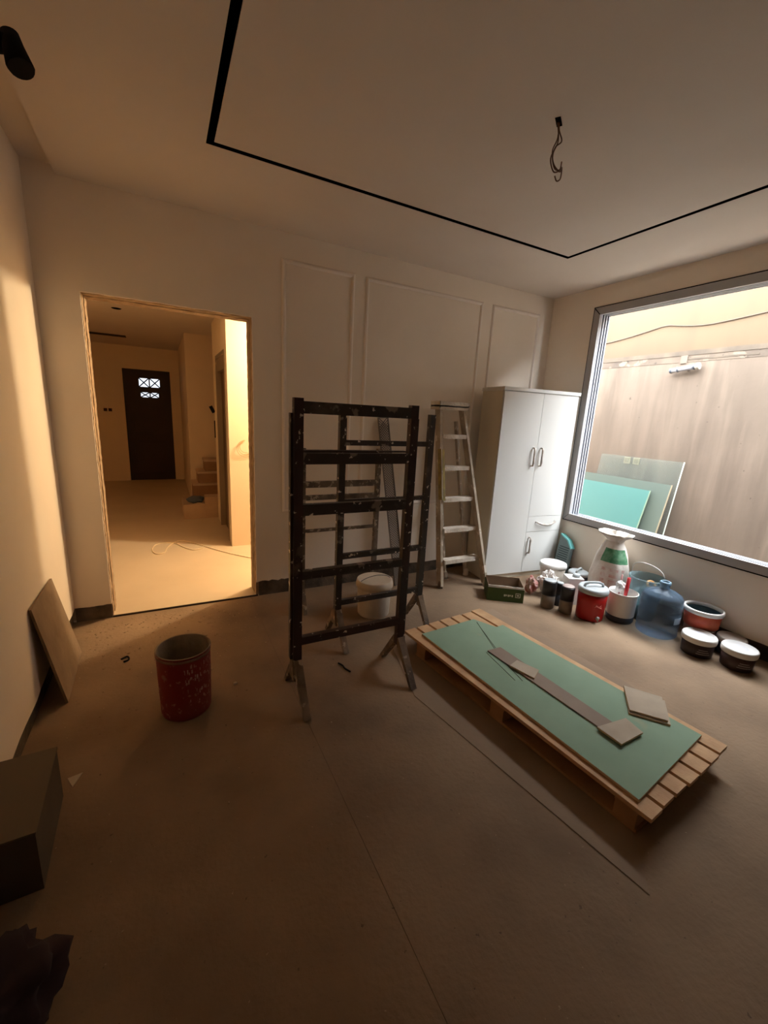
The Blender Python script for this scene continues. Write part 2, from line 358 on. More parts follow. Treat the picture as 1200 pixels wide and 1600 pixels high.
for (ya, yc, rr) in ((.165, .145, .029), (.09, .075, .029), (-.075, -.09, .031)):
    b = nb(); tube(b, [(0, ya, -ya*.12), (0, yc, -yc*.12)], rr, 14); obj('ring', b, DGREY, t)
b = nb(); tube(b, [(0, -.10, .012), (0, -.135, .016)], [.034, .038], 14); obj('end_cap', b, mat('old_cap', srgb(120, 114, 104), .6), t)
b = nb(); bx(b, .02, -.015, -.012, .0549, .015, .03); obj('wall_bracket', b, WPLA, t)
def leaning(name, label, y0, y1, h, xb, xt, th, m_, cat='panel', group=None, em=None):
    L_ = math.hypot(h, xt-xb)
    t = thing(name, label, cat, (xb, (y0+y1)/2, -.02), group=group, rot=(0, math.atan2(xt-xb, h), 0))
    b = nb(); bx(b, -th, -(y1-y0)/2, 0, 0, (y1-y0)/2, L_); obj('sheet', b, m_, t)
    if em:
        b = nb(); bx(b, -th-.0005, -(y1-y0)/2-.006, 0, .0005, -(y1-y0)/2+.004, L_+.003); obj('edge', b, em, t)
    return t
leaning('leaning_board', 'bright teal panel in front, leaning outside against concrete wall', 2.90, 3.95, .80, 4.93, 5.16, .012, TEAL, em=mat('pale_teal_edge', srgb(96, 112, 92), .7))
leaning('leaning_board', 'grey-green panel leaning outside behind the bright teal one', 2.70, 3.86, .90, 5.00, 5.212, .012, TEALG, em=mat('pale_board_edge', srgb(116, 104, 82), .7))
leaning('glass_sheet', 'clear sheet standing behind the two green panels outside', 2.66, 3.7, 1.17, 5.11, 5.285, .006, GLASS, 'sheet', em=mat('glass_edge', srgb(170, 180, 165), .3))
for (yy, lab) in ((3.34, 'left'), (3.22, 'right')):
    b = nb(); bx(b, EX-.012, yy-.04, 1.06, EX, yy+.04, 1.14); bx(b, EX-.014, yy-.027, 1.073, EX-.0115, yy+.027, 1.127, 1)
    tag(obj('wall_socket', b, [mat('socket_cream', srgb(118, 104, 80), .6), mat('socket_shade', srgb(98, 85, 63), .6)]), '%s of two cream socket boxes low on the outside wall' % lab, 'socket', 'outside socket boxes')

# ------------------------------------------------------------------ corridor and hall beyond the doorway
HC = 2.5
b = nb(); bx(b, -2.4, YB+.012, -.1, 4.2, 10.6, .010)
struct('floor_corridor', b, TILE)
b = nb(); bx(b, JL, YB+.002, 0, JR+.01, YB+.0115, .0115); struct('trim_5', b, mat('dark_threshold', srgb(60, 44, 32), .6), label='dark metal strip along the doorway threshold')
b = nb(); bx(b, -2.4, YB+.19, HC, 4.2, 10.6, HC+.15); struct('ceiling_corridor', b, CEIL)
HW = mat('hall_plaster', srgb(226, 210, 184), .9, srgb(216, 200, 174), 2, .4, bump=.06)
b = nb(); bx(b, .604, 4.635, 0, 3.6, 4.8, HC); struct('wall_corridor', b, HW)
b = nb(); bx(b, 3.5, YB+.19, 0, 3.7, 4.635, HC); bx(b, -2.4, YB+.19, 0, -2.2, 9.4, HC); bx(b, -2.4, YB+.05, 0, XL-.2, YB+.19, HC); struct('wall_corridor_ends', b, HW)
# stretch of wall along the hall with a door frame
b = nb(); bx(b, .61, 4.8, 0, .70, 4.86, HC); bx(b, .61, 4.86, 2.06, .70, 5.60, HC); bx(b, .61, 5.60, 0, .70, 5.95, HC); bx(b, .70, 5.80, 0, 2.2, 5.95, HC)
struct('wall_hall_right', b, HW)
b = nb(); bx(b, .66, 4.86, 0, .695, 5.60, 2.06)
dr = struct('door_2', b, mat('hall_side_door', srgb(92, 72, 54), .6), label='brown door on the right side of the hall')
b = nb(); bx(b, .602, 4.845, 0, .66, 4.885, 2.08); bx(b, .602, 5.575, 0, .66, 5.615, 2.08); bx(b, .602, 4.885, 2.04, .66, 5.575, 2.08); bx(b, .615, 4.885, 1.90, .66, 5.575, 2.04)
obj('door_frame', b, GREYDOOR, dr)
# stairwell wall
b = nb(); bx(b, .345, 7.0, 0, 2.2, 7.15, HC+.0); bx(b, 2.2, 5.8, 0, 2.35, 7.15, HC)
bx(b, .345, 7.15, 0, .47, 9.4, HC)
struct('wall_stair', b, mat('stair_plaster', srgb(220, 202, 178), .9, srgb(210, 192, 168), 3, .4))
# far wall with dark door
b = nb(); bx(b, -2.2, 9.4, 0, -.604, 9.6, HC); bx(b, .181, 9.4, 0, .9, 9.6, HC); bx(b, -.604, 9.4, 2.10, .181, 9.6, HC)
struct('wall_far', b, HW)
d1 = nb(); xa, xb_ = -.604, .181
wins = [(-.349, -.185, 1.79, 1.95), (-.165, 0.0, 1.79, 1.95), (-.33, -.185, 1.60, 1.69), (-.165, -.03, 1.60, 1.69)]
bx(d1, xa, 9.45, 0, -.349, 9.52, 2.1); bx(d1, 0, 9.45, 0, xb_, 9.52, 2.1)
bx(d1, -.349, 9.45, 0, 0, 9.52, 1.60); bx(d1, -.349, 9.45, 1.69, 0, 9.52, 1.79); bx(d1, -.349, 9.45, 1.95, 0, 9.52, 2.1)
bx(d1, -.185, 9.45, 1.60, -.165, 9.52, 1.69); bx(d1, -.185, 9.45, 1.79, -.165, 9.52, 1.95)
bx(d1, -.349, 9.45, 1.60, -.33, 9.52, 1.69); bx(d1, -.03, 9.45, 1.60, 0, 9.52, 1.69)
door = struct('door_1', d1, DOORD, label='dark timber door at the end of the hall with small lit panes')
for (x0, x1, z0, z1) in wins:
    b = nb(); bx(b, x0, 9.49, z0, x1, 9.495, z1); obj('pane', b, PANE, door)
    b = nb(); bar(b, (x0, 9.48, z0), (x1, 9.48, z1), .018, .012); bar(b, (x0, 9.478, z1), (x1, 9.478, z0), .018, .012); obj('grille', b, BLACK, door)
for k in range(2):
    b = nb()
    z0, z1 = (.15, .75) if k == 0 else (.9, 1.5)
    frame = [(xa+.1, z0), (xb_-.1, z0), (xb_-.1, z1), (xa+.1, z1)]
    for i in range(4):
        (u0, v0), (u1, v1) = frame[i], frame[(i+1) % 4]
        bar(b, (u0, 9.447, v0), (u1, 9.447, v1), .02, .02, (0, 1, 0))
    obj('door_panel', b, DOORD, door)
# switches on the far wall
for (x, lab) in ((-.915, 'left'), (-.84, 'right')):
    b = nb(); bx(b, x-.027, 9.388, 1.31, x+.027, 9.4, 1.365); bevel(b, .003)
    tag(obj('switch_box', b, mat('switch_hole_dark', srgb(58, 34, 20), .8)), '%s dark switch box on the hall wall beside the dark door' % lab, 'switch', 'hall switch boxes')
# hall ceiling slot and downlight
b = nb(); bx(b, -.98, 8.06, HC-.006, -.43, 8.26, HC)
struct('trim_6', b, mat('hall_slot', srgb(30, 18, 10), .8), label='dark slot in the hall ceiling')
b = nb(); lathe(b, [(0, -.004), (.04, -.006), (.05, 0)], (-.377, 5.84, HC), 20)
tag(obj('ceiling_downlight', b, BLACK), 'small dark round downlight in the hall ceiling', 'light')
# stairs
st = nb(); bx(st, .187, 6.0, .011, .66, 6.58, .205)
s_ = thing('staircase', 'pale stone staircase starting at the right of the hall', 'stairs', (0, 0, 0))
obj('step', st, STONE, s_)
for (x0, y0, x1, y1, z0, z1) in ((.35, 6.585, 2.18, 6.995, .011, .39), (.42, 6.62, 2.18, 6.99, .392, .56), (.52, 6.66, 2.18, 6.985, .562, .73)):
    b = nb(); bx(b, x0, y0, z0, x1, y1, z1-.03, 1); bx(b, x0-.01, y0-.015, z1-.03, x1, y1, z1, 0); obj('step', b, [STONE, STONED], s_)
b = nb(); bx(b, .455, 6.003, .207, .652, 6.2, .30); tag(obj('stone_block', b, STONE), 'pale block standing on the first stair step', 'block')
b = nb(); lathe(b, [(0, 0), (.10, 0), (.11, .03), (.07, .055), (0, .06)], (0, 0, 0), 20, jit=.5, sx=1, sy=1.4)
tag(obj('cloth_bundle', b, BLUECL, loc=(.345, 6.24, .206)), 'blue-grey cloth bundle lying on the first stair step', 'cloth')
# wall valve/bracket by the stair and wires on the lit wall
b = nb(); bar(b, (.60, 5.93, 1.42), (.56, 5.93, 1.50), .04, .03); bar(b, (.604, 5.93, 1.1), (.604, 5.93, 1.32), .012, .012)
tag(obj('handrail_bracket', b, BLKPL), 'small dark bracket on the hall wall above the stair', 'bracket')
b = nb()
for k, (r, zz) in enumerate(((.085, 0), (.07, .01), (.10, -.008))):
    pts = [(.80-.0+.02*k, 4.632, 1.02+zz)]
    for i in range(13):
        a = -PI/2 - i*PI*.95/12
        pts.append((.775+r*math.cos(a), 4.625-.02*math.sin(i/12*PI), 1.09+zz+r*.9*math.sin(a)))
    tube(b, pts, .0018, 5)
tag(obj('loose_wires', b, mat('yellowed_wire', srgb(160, 126, 60), .6)), 'curled loose wires sticking out of the brightly lit corridor wall', 'wires')
# white cord on corridor floor
ctrl = [(.95, 3.98), (.737, 4.168), (.50, 4.45), (.274, 4.80), (.14, 4.98), (.04, 4.95), (-.03, 4.78), (-.06, 4.62), (-.13, 4.60), (-.17, 4.75), (-.14, 4.92), (-.05, 4.96), (.04, 4.93), (.14, 4.72), (.22, 4.62), (.30, 4.66)]
def smooth(ctrl, z, n=8):
    P = [Vector((x, y, z)) for x, y in ctrl]; out = []
    for i in range(len(P)-1):
        p0, p1, p2, p3 = P[max(i-1, 0)], P[i], P[i+1], P[min(i+2, len(P)-1)]
        for k in range(n):
            t = k/n; out.append(.5*((2*p1)+(p2-p0)*t+(2*p0-5*p1+4*p2-p3)*t*t+(3*p1-p0-3*p2+p3)*t**3))
    out.append(P[-1]); return out
b = nb(); tube(b, smooth(ctrl, .0155), .005, 6)
tag(obj('extension_cord', b, CORD), 'white cord looped on the lit corridor floor', 'cord')
# bulb on its flex (gives the corridor light)
t = thing('hanging_bulb', 'bare bulb hanging in the corridor beside the doorway', 'bulb', (LAMP[0], LAMP[1], HC))
b = nb(); tube(b, [(0, 0, 0), (0, 0, -.20)], .003, 6); obj('flex', b, CORD, t)
b = nb(); tube(b, [(0, 0, -.18), (0, 0, -.235)], .016, 14); obj('lamp_holder', b, BLKPL, t)

# ------------------------------------------------------------------ trestles
def trestle(name, label, x0, x1, y, zt, rails, mp, msl, foot_y, sleeve=None, pw=.042, pd=.035, split=.21, dx=(0, 0), fm=None, group=None, splay=0.):
    cx = (x0+x1)/2; t = thing(name, label, 'trestle', (cx, y, 0), group=group); hw = (x1-x0)/2
    fm = fm or DUSTY
    for s in (-1, 1):
        b = nb(); bar(b, (s*hw, 0, split-.02), (s*hw, 0, zt), pw, pd); bevel(b, .003, 1); obj('post', b, mp, t)
        if sleeve:
            b = nb(); bar(b, (s*(hw+pw*.5+.007), .012, split+.03), (s*(hw+pw*.5+.007), .012, sleeve), .013, .03); obj('sleeve', b, msl, t)
        for (fy, k) in zip(foot_y, (0, 1)):
            b = nb(); bar(b, (s*hw*(1.0), (.012 if k else -.012), split+.02), (s*(hw)+splay, fy, .0), pw*.95, .034, taper=.85)
            # trim below floor: squash lowest verts to z=0
            for v in b.verts:
                if v.co.z < .004: v.co.z = 0.0
            obj('foot', b, fm, t)
        b = nb(); prism(b, [(-.045, split-.075), (.045, split-.075), (.02, split+.03), (-.02, split+.03)], s*hw-.006+s*pw*.5, s*hw+.006+s*pw*.5, 'x'); obj('gusset', b, fm, t)
    for (z, h, d, mm, off) in rails:
        b = nb(); bar(b, (-hw+pw*.5, off, z), (hw-pw*.5, off, z), d, h, (0, 1, 0)); bevel(b, .002, 1); obj('rail', b, mm, t)
    return t
trestle('steel_trestle', 'tallest front steel trestle in spattered black paint facing camera', .552, 1.168, 1.92, 1.558,
        [(1.517, .055, .035, DARKPAINT, 0), (1.283, .052, .034, DARKPAINT, -.004), (1.035, .055, .034, DARKPAINT, 0), (.700, .042, .034, DARKPAINT, 0), (.338, .042, .032, REDPAINT, 0), (1.316, .008, .030, DARKPAINT, .03)],
        REDPAINT, DARKPAINT, (-.19, .18), sleeve=1.49, pw=.044)
trestle('steel_trestle', 'second black steel trestle, standing behind and right of front one', .957, 1.592, 2.38, 1.52,
        [(1.327, .032, .026, DARKPAINT, 0), (.962, .026, .026, DARKPAINT, 0), (.600, .036, .026, DARKPAINT, 0), (.280, .036, .026, DARKPAINT, 0)],
        DARKPAINT, DARKPAINT, (-.17, .17), sleeve=None, pw=.042)
trestle('steel_trestle', 'lowest grey speckled trestle nearest the panelled wall', .872, 1.475, 2.90, 1.245,
        [(1.222, .026, .03, DARKPAINT, 0), (.985, .045, .028, SPECK, -.01), (.885, .035, .028, SPECK, 0), (.632, .022, .022, SPECK, 0)],
        SPECK, SPECK, (-.09, .15), pw=.034, split=.16)
# perforated metal strip leaning on the wall
t = thing('perforated_strip', 'perforated galvanised metal strip leaning upright against panelled wall', 'metal strip', (1.86, 3.06, 0), rot=(-math.atan2(.19, 1.47), -math.atan2(.155, 1.47), 0))
t.location = (1.83, 3.06, .006)
b = nb(); W_ = .09; Hh = 1.5; nx_, nz_ = 6, 84
me_ = []
# lattice of crossing diagonal strips + flanges
for k in range(-6, 70):
    z0 = k*.022
    for sgn in (1, -1):
        a = (-W_/2, 0, z0 if sgn > 0 else z0+W_*1.0); c = (W_/2, 0, z0+W_*1.0 if sgn > 0 else z0)
        if min(a[2], c[2]) < 0 or max(a[2], c[2]) > Hh: continue
        bar(b, a, c, .009, .0012)
obj('mesh_web', b, PERF, t)['kind'] = 'stuff'
b = nb(); bx(b, -W_/2-.003, -.012, 0, -W_/2, .012, Hh); bx(b, W_/2, -.012, 0, W_/2+.003, .012, Hh); bx(b, -W_/2, -.001, Hh-.01, W_/2, .001, Hh); bx(b, -W_/2, -.001, 0, W_/2, .001, .012)
obj('flange', b, PERF, t)

# ------------------------------------------------------------------ step ladder
t = thing('step_ladder', 'paint-crusted folding step ladder between trestles and white wardrobe', 'ladder', (2.35, 2.95, 0))
ox, oy = 2.35, 2.95
def W(x, y, z): return (x-ox, y-oy, z)
b = nb(); bar(b, W(2.150, 2.88, .02), W(2.150, 3.12, 1.60), .026, .075, (1, 0, 0)); bx(b, 2.135-ox+.012, 2.86-oy, .02, 2.135-ox+.034, 2.87-oy, .1); obj('rail', b, LADDER, t)
b = nb(); bar(b, W(2.590, 2.78, .02), W(2.400, 3.12, 1.60), .024, .07, (1, 0, 0)); obj('rail', b, LADDER, t)
b = nb(); bar(b, W(2.33, 3.06, .02), W(2.20, 3.19, 1.48), .02, .035, (1, 0, 0)); obj('rear_rail', b, LADDER, t)
b = nb(); bar(b, W(2.58, 3.06, .02), W(2.40, 3.19, 1.48), .02, .035, (1, 0, 0)); obj('rear_rail', b, LADDER, t)
def fr(z): k = z/1.6; return 2.150, 2.70+(2.40-2.70)*k, 2.88+.24*k, 
for z in (.26, .54, .81, 1.085, 1.36):
    k = z/1.6; xl = 2.163; xr = 2.59-.19*k-.012; yy = 2.85+.27*k
    b = nb(); bx(b, xl-ox, yy-.045-oy, z-.006, xr-ox, yy+.03-oy, z+.006); bx(b, xl-ox, yy-.045-oy, z-.030, xr-ox, yy-.040-oy, z-.006); bevel(b, .002, 1)
    obj('rung', b, LADW, t)
b = nb(); bx(b, 2.118-ox, 3.055-oy, 1.60, 2.430-ox, 3.20-oy, 1.612); bx(b, 2.118-ox, 3.055-oy, 1.575, 2.430-ox, 3.06-oy, 1.645); bx(b, 2.118-ox, 3.055-oy, 1.575, 2.123-ox, 3.20-oy, 1.645); bx(b, 2.425-ox, 3.055-oy, 1.575, 2.430-ox, 3.20-oy, 1.645)
obj('top_cap', b, LADW, t)
b = nb(); bar(b, W(2.1355, 2.9635, .80), W(2.1355, 3.038, 1.24), .002, .05, (1, 0, 0)); bar(b, W(2.150, 2.9235, .80), W(2.150, 2.998, 1.24), .022, .003, (1, 0, 0)); obj('sticker', b, OLIVE, t)
for (x, y) in ((2.150, 2.875), (2.592, 2.778), (2.332, 3.058), (2.582, 3.058)):
    b = nb(); lathe(b, [(0, 0), (.026, 0), (.024, .05), (.017, .07), (0, .07)], W(x, y, 0), 12, jit=.3); obj('foot', b, DUSTY if x < 2.2 else LADW, t)

# ------------------------------------------------------------------ wardrobe
ang = math.atan2(2.775-2.87, 3.50-2.65)
WD = thing('wardrobe', 'tall white two-column wardrobe standing in the corner by the window', 'wardrobe', (2.655, 2.868, 0), ang)
ww, wd, wh = .843, .33, 1.80
b = nb(); bx(b, 0, .019, .05, ww, wd, wh-.03); obj('body', b, WHITE, WD)
b = nb(); bx(b, 0, .022, 0, ww, wd, .05); obj('plinth', b, CREAM, WD)
b = nb(); bx(b, -.012, -.008, wh-.03, ww+.012, wd, wh); bevel(b, .003, 1); obj('top_panel', b, WHITE, WD)
b = nb(); bx(b, -.0015, .0195, .05, -.0002, wd, wh-.031); obj('side_panel', b, CREAM, WD)
def front(name, x0, x1, z0, z1):
    b = nb(); bx(b, x0+.0018, 0, z0+.0018, x1-.0018, .018, z1-.0018); bevel(b, .002, 1); return obj(name, b, WHITE, WD)
sm = .432
def vhandle(par, x, z0, z1):
    b = nb(); tube(b, [(x, 0, z0+.012), (x, -.022, z0+.014), (x, -.028, z0+.04), (x, -.026, (z0+z1)/2), (x, -.028, z1-.04), (x, -.022, z1-.014), (x, 0, z1-.012)], [.007, .008, .0105, .0085, .0105, .008, .007], 8); obj('handle', b, STEEL, par)
L1 = front('door', 0, sm, .05, wh-.033); vhandle(L1, sm-.047, 1.10, 1.29)
R1 = front('door', sm, ww, .62, wh-.033); vhandle(R1, sm+.045, 1.10, 1.29)
DR = front('drawer', sm, ww, .465, .62)
pts = [(sm+.10, 0, .562), (sm+.105, -.02, .560), (sm+.16, -.028, .540), (sm+.215, -.03, .534), (sm+.27, -.028, .540), (sm+.325, -.02, .560), (sm+.33, 0, .562)]
b = nb(); tube(b, pts, [.006, .008, .011, .012, .011, .008, .006], 8); obj('handle', b, STEEL, DR)
R2 = front('door', sm, ww, .05, .465); vhandle(R2, sm+.045, .24, .42)

# ------------------------------------------------------------------ pallet and boards
PA = math.atan2(.077, .706)*.9
PL = thing('pallet', 'pine pallet on the floor carrying the green gypsum board', 'pallet', (1.343, 2.142, .004), PA)
bw, gap = .0845, .0185
for i in range(7):
    x = i*(bw+gap); b = nb(); bx(b, x, -1.54+random.uniform(-.006, .006), .098, x+bw, random.uniform(-.006, .006), .116); bevel(b, .002, 1); obj('board', b, WOOD, PL)
for y in (-.17, -.80, -1.45):
    b = nb(); bx(b, .012, y-.045, .078, .70, y+.045, .0975); obj('cross_board', b, WOODD, PL)
    for x in (.012, .31, .61):
        b = nb(); bx(b, x, y-.042, .014, x+.09, y+.042, .0778); obj('block', b, WOODD, PL)
for x in (.012, .31, .61):
    b = nb(); bx(b, x, -1.50, 0, x+.09, -.12, .0138); obj('runner', b, WOODD, PL)
b = nb(); z0 = .1205
prism(b, [(1.415, 2.040), (1.868, 2.075), (1.94, 1.925), (2.006, 1.930), (2.135, .757), (1.518, .672)], z0, z0+.0125, 'z', 0, 1)
tag(obj('gypsum_board', b, [GREEN, GYPEDGE]), 'pale green moisture-resistant gypsum board lying on the pallet', 'gypsum board')
gz = z0+.0128
def flat(name, label, pts, z, th, m_, cat, group=None):
    b = nb(); prism(b, pts, z, z+th, 'z', 0, 1); return tag(obj(name, b, [m_, GYPEDGE if m_ is GYPCUT else m_]), label, cat, group)
flat('trim_strip', 'long taupe strip lying lengthwise on the green board', [(1.676, 1.708), (1.777, 1.706), (1.812, .97), (1.722, .955)][::-1], gz, .007, STRIP, 'strip')
flat('gypsum_offcut', 'small oblong beige offcut across the middle of the taupe strip', [(1.679, 1.524), (1.757, 1.547), (1.802, 1.425), (1.717, 1.378)][::-1], gz+.0075, .008, GYPCUT, 'offcut')
flat('gypsum_offcut', 'square beige offcut at the near end of the taupe strip', [(1.700, .985), (1.885, .966), (1.867, .872), (1.705, .868)][::-1], gz+.0075, .010, GYPCUT, 'offcut')
flat('gypsum_offcut', 'upper of two stacked square offcuts near the board edge', [(2.120, 1.131), (2.216, .986), (2.058, .867), (1.958, .994)][::-1], gz+.0105, .009, GYPCUT, 'offcut')
flat('gypsum_offcut', 'lower of two stacked square offcuts near the board edge', [(2.112, 1.121), (2.216, .970), (2.055, .852), (1.948, .990)][::-1], gz+.0005, .009, GYPCUT, 'offcut')
# long thin cut marks / slivers
b = nb()
for (x0, y0, x1, y1) in ((1.86, 2.03, 1.70, 1.62), (1.84, 1.98, 1.75, 1.72), (1.66, 1.70, 1.62, 1.42), (1.70, 1.62, 1.655, 1.40), (1.68, 1.50, 1.73, 1.40)):
    bar(b, (x0, y0, gz+.0008), (x1, y1, gz+.0008), .003, .0012, (0, 0, 1))
tag(obj('wire_slivers', b, mat('dark_scoring', srgb(86, 96, 82), .8)), 'thin dark slivers scattered at the far end of green board', 'slivers')
b = nb(); prism(b, [(1.147, 1.68), (1.30, 2.28), (2.31, 2.36), (2.40, 1.30), (2.36, .80), (2.0, .72), (1.5, .66), (1.338, .50)], .0006, .0034, 'z')
tag(obj('floor_sheet', b, CARD), 'thin brown hardboard sheet on the floor beneath the pallet', 'sheet')

# ------------------------------------------------------------------ red bucket
t = thing('red_bucket', 'mortar-splashed red bucket standing alone near the doorway', 'bucket', (.027, 2.077, 0))
b = nb(); lathe(b, [(0, 0), (.112, 0), (.116, .01), (.121, .2), (.123, .335), (.126, .34), (.120, .342), (.117, .335), (.112, .05), (.108, .018), (0, .018)], n=48, mis=[0, 0, 0, 0, 0, 1, 1, 1, 1, 1]); obj('body', b, [REDP, GREYIN], t)
b = nb(); lathe(b, [(.1225, .318), (.126, .318), (.127, .33), (.1235, .33)], n=48); obj('rim', b, mat('rim_dirty', srgb(150, 112, 92), .8, srgb(110, 80, 64), 12, .8), t)
b = nb(); lathe(b, [(0, .10), (.113, .105)], n=32, jit=.05); obj('dried_mortar', b, GREYIN, t)
# worn white lettering strokes on the side facing the camera
def decal(b, R, a0, a1, z0, z1, n=6, off=.0012):
    A = [a0+(a1-a0)*i/n for i in range(n+1)]
    lo = [b.verts.new(((R+off)*math.cos(a), (R+off)*math.sin(a), z0)) for a in A]; hi = [b.verts.new(((R+off)*math.cos(a), (R+off)*math.sin(a), z1)) for a in A]
    for i in range(n): b.faces.new((lo[i], lo[i+1], hi[i+1], hi[i]))
WP = mat('worn_white_print', srgb(206, 164, 150), .8, srgb(150, 72, 60), 34, .8)
rnd = random.Random(5)
for (R_, ac, zc, n_, h_) in ((.1225, -1.0, .265, 26, .040), (.1215, -.98, .21, 26, .045), (.1205, -.92, .15, 18, .04), (.119, -.85, .09, 9, .04)):
    b = nb()
    for q in range(n_):   # illegible, worn-off strokes
        a = ac+rnd.uniform(-.62, .62); z = zc+rnd.uniform(-.4, .5)*h_; w_ = rnd.uniform(.01, .06); hh = rnd.uniform(.003, .022)
        decal(b, R_, a, a+w_, z, z+hh, 1, .0012+q*.00002)
    obj('worn_print', b, WP, t)['kind'] = 'stuff'

# ------------------------------------------------------------------ white bucket behind trestles
t = thing('white_bucket', 'dirty white lidded bucket standing behind the trestles', 'bucket', (1.372, 2.665, 0))
b = nb(); lathe(b, [(0, 0), (.115, 0), (.122, .012), (.132, .235), (.132, .24), (0, .24)], n=40); obj('body', b, WDIRT, t)
b = nb(); lathe(b, [(.133, .225), (.141, .227), (.142, .25), (.136, .278), (.128, .283), (.118, .277), (0, .275)], n=40); obj('lid', b, mat('beige_lid', srgb(204, 188, 166), .6, srgb(176, 156, 132), 6, .6), t)
b = nb(); tube(b, [(.14*math.cos(a)*1.0, .14*math.sin(a)*.35-.135*abs(math.sin(a))*.6, .245-.0*a+.075*math.sin(a)) for a in [PI*i/14 for i in range(15)]], .0025, 6); obj('handle', b, DGREY, t)

# ------------------------------------------------------------------ green carton
fa = math.atan2(2.343-2.519, 2.637-2.388)
t = thing('green_carton', 'open olive green carton on the floor before the wardrobe', 'box', (2.388, 2.519, 0), fa)
bw_, bd_, bh_ = .305, .24, .118
b = nb(); bx(b, 0, 0, 0, bw_, .004, bh_); bx(b, 0, bd_-.004, 0, bw_, bd_, bh_); bx(b, 0, .004, 0, .004, bd_-.004, bh_); bx(b, bw_-.004, .004, 0, bw_, bd_-.004, bh_); bx(b, .004, .004, 0, bw_-.004, bd_-.004, .004); obj('body', b, GREENBOX, t)
b = nb(); e = .0045; bx(b, e, e, .0045, bw_-e, e+.002, bh_+.018); bx(b, e, bd_-e-.002, .0045, bw_-e, bd_-e, bh_+.02); bx(b, e, e+.002, .0045, e+.002, bd_-e-.002, bh_+.018); bx(b, bw_-e-.002, e+.002, .0045, bw_-e, bd_-e-.002, bh_+.018); bx(b, e+.002, e+.002, .05, bw_-e-.002, bd_-e-.002, .054); obj('liner', b, CARTON, t)
b = nb(); bar(b, (.004, -.001, bh_+.012), (bw_-.002, -.001, bh_+.012), .004, .018, (0, 1, 0)); obj('white_edge', b, WPLA, t)
b = nb()
for i, w_ in enumerate((.014, .010, .013, .009, .012)): bx(b, .14+i*.016, -.0012, .048+(i % 2)*.004, .14+i*.016+w_, -.0002, .066)
for (x0, z0, x1, z1) in ((.235, .045, .277, .050), (.235, .080, .277, .085), (.235, .05, .240, .08), (.272, .05, .277, .08), (.248, .058, .264, .072)): bx(b, x0, -.0012, z0, x1, -.0002, z1)
obj('printed_logo', b, PRINT, t)

# ------------------------------------------------------------------ things along the window wall
def can(label, x, y, r, h, low, top, capm, name='spray_can'):
    t = thing(name, label, 'can', (x, y, 0))
    b = nb(); lathe(b, [(0, 0), (r*.96, 0), (r, .006), (r, h*.48), (0, h*.48)], n=28); obj('lower_body', b, low, t)
    b = nb(); lathe(b, [(0, h*.481), (r*1.01, h*.481), (r*1.01, h*.93), (r*.94, h*.97), (0, h*.97)], n=28); obj('upper_body', b, top, t)
    b = nb(); lathe(b, [(0, h*.971), (r*.9, h*.971), (r*.9, h*.99), (r*.84, h), (0, h)], n=28); obj('cap', b, capm, t)
    b = nb(); lathe(b, [(r*1.005, h*.47), (r*1.03, h*.475), (r*1.03, h*.49), (r*1.005, h*.495)], n=28); obj('band', b, DGREY, t)
can('left one of two stout black-and-taupe cans beside the red cooler', 2.792, 2.225, .055, .24, CANLOW, CANBLK, LIDGREY)
can('right one of two stout black-and-taupe cans, touching the red cooler side', 2.860, 2.098, .052, .228, CANLOW, CANBLK, mat('cap_taupe', srgb(170, 154, 148), .5))
can('slim all-black can standing between the two taupe cans', 2.905, 2.215, .032, .205, CANBLK, CANBLK, LIDGREY)
# white jerry container behind cans
t = thing('white_canister', 'white square plastic canister behind the black cans', 'canister', (3.065, 2.215, 0), -.5)
b = nb(); bx(b, -.065, -.06, 0, .065, .06, .235); bevel(b, .018, 3); obj('body', b, WPLA, t)
b = nb(); lathe(b, [(0, .235), (.03, .235), (.03, .255), (.026, .26), (0, .26)], (.02, 0, 0), 16); obj('cap', b, LIDGREY, t)
# crumpled plastic
def crumple(name, label, x, y, r, h, m_, seed, cat='plastic wrap'):
    b = nb(); bmesh.ops.create_icosphere(b, subdivisions=4, radius=1)
    for v in b.verts:
        n = noise.noise(v.co*1.7+Vector((seed, 0, 0)))*.45 + abs(noise.noise(v.co*4+Vector((0, seed, 0))))*.35
        q = 1+n-.15; v.co = Vector((v.co.x*q*r, v.co.y*q*r, max(0, (v.co.z*q*.5+.5)*h)))
    for f in b.faces: f.smooth = (cat == 'cloth')
    return tag(obj(name, b, m_, loc=(x, y, .001)), label, cat)
crumple('crumpled_bag', 'crumpled white plastic bag with dark specks behind the cans', 2.99, 2.40, .088, .215, mat('speckled_film', srgb(226, 220, 214), .5, srgb(196, 186, 176), 10, .5, splats=[(30, .66, srgb(70, 60, 56))]), 3.1)
crumple('crumpled_wrapper', 'crumpled white and red wrapper before the small wardrobe door', 2.865, 2.475, .052, .16, PINKR, 8.3)
# white tub behind with big lid
t = thing('white_tub', 'white tub with bright lid in front of lower wardrobe door', 'tub', (3.215, 2.56, 0))
b = nb(); lathe(b, [(0, 0), (.095, 0), (.10, .01), (.115, .2), (0, .2)], n=36); obj('body', b, WDIRT, t)
b = nb(); lathe(b, [(.116, .185), (.122, .187), (.124, .205), (.118, .225), (.108, .228), (.102, .214), (0, .212)], n=36); obj('lid', b, WPLA, t)
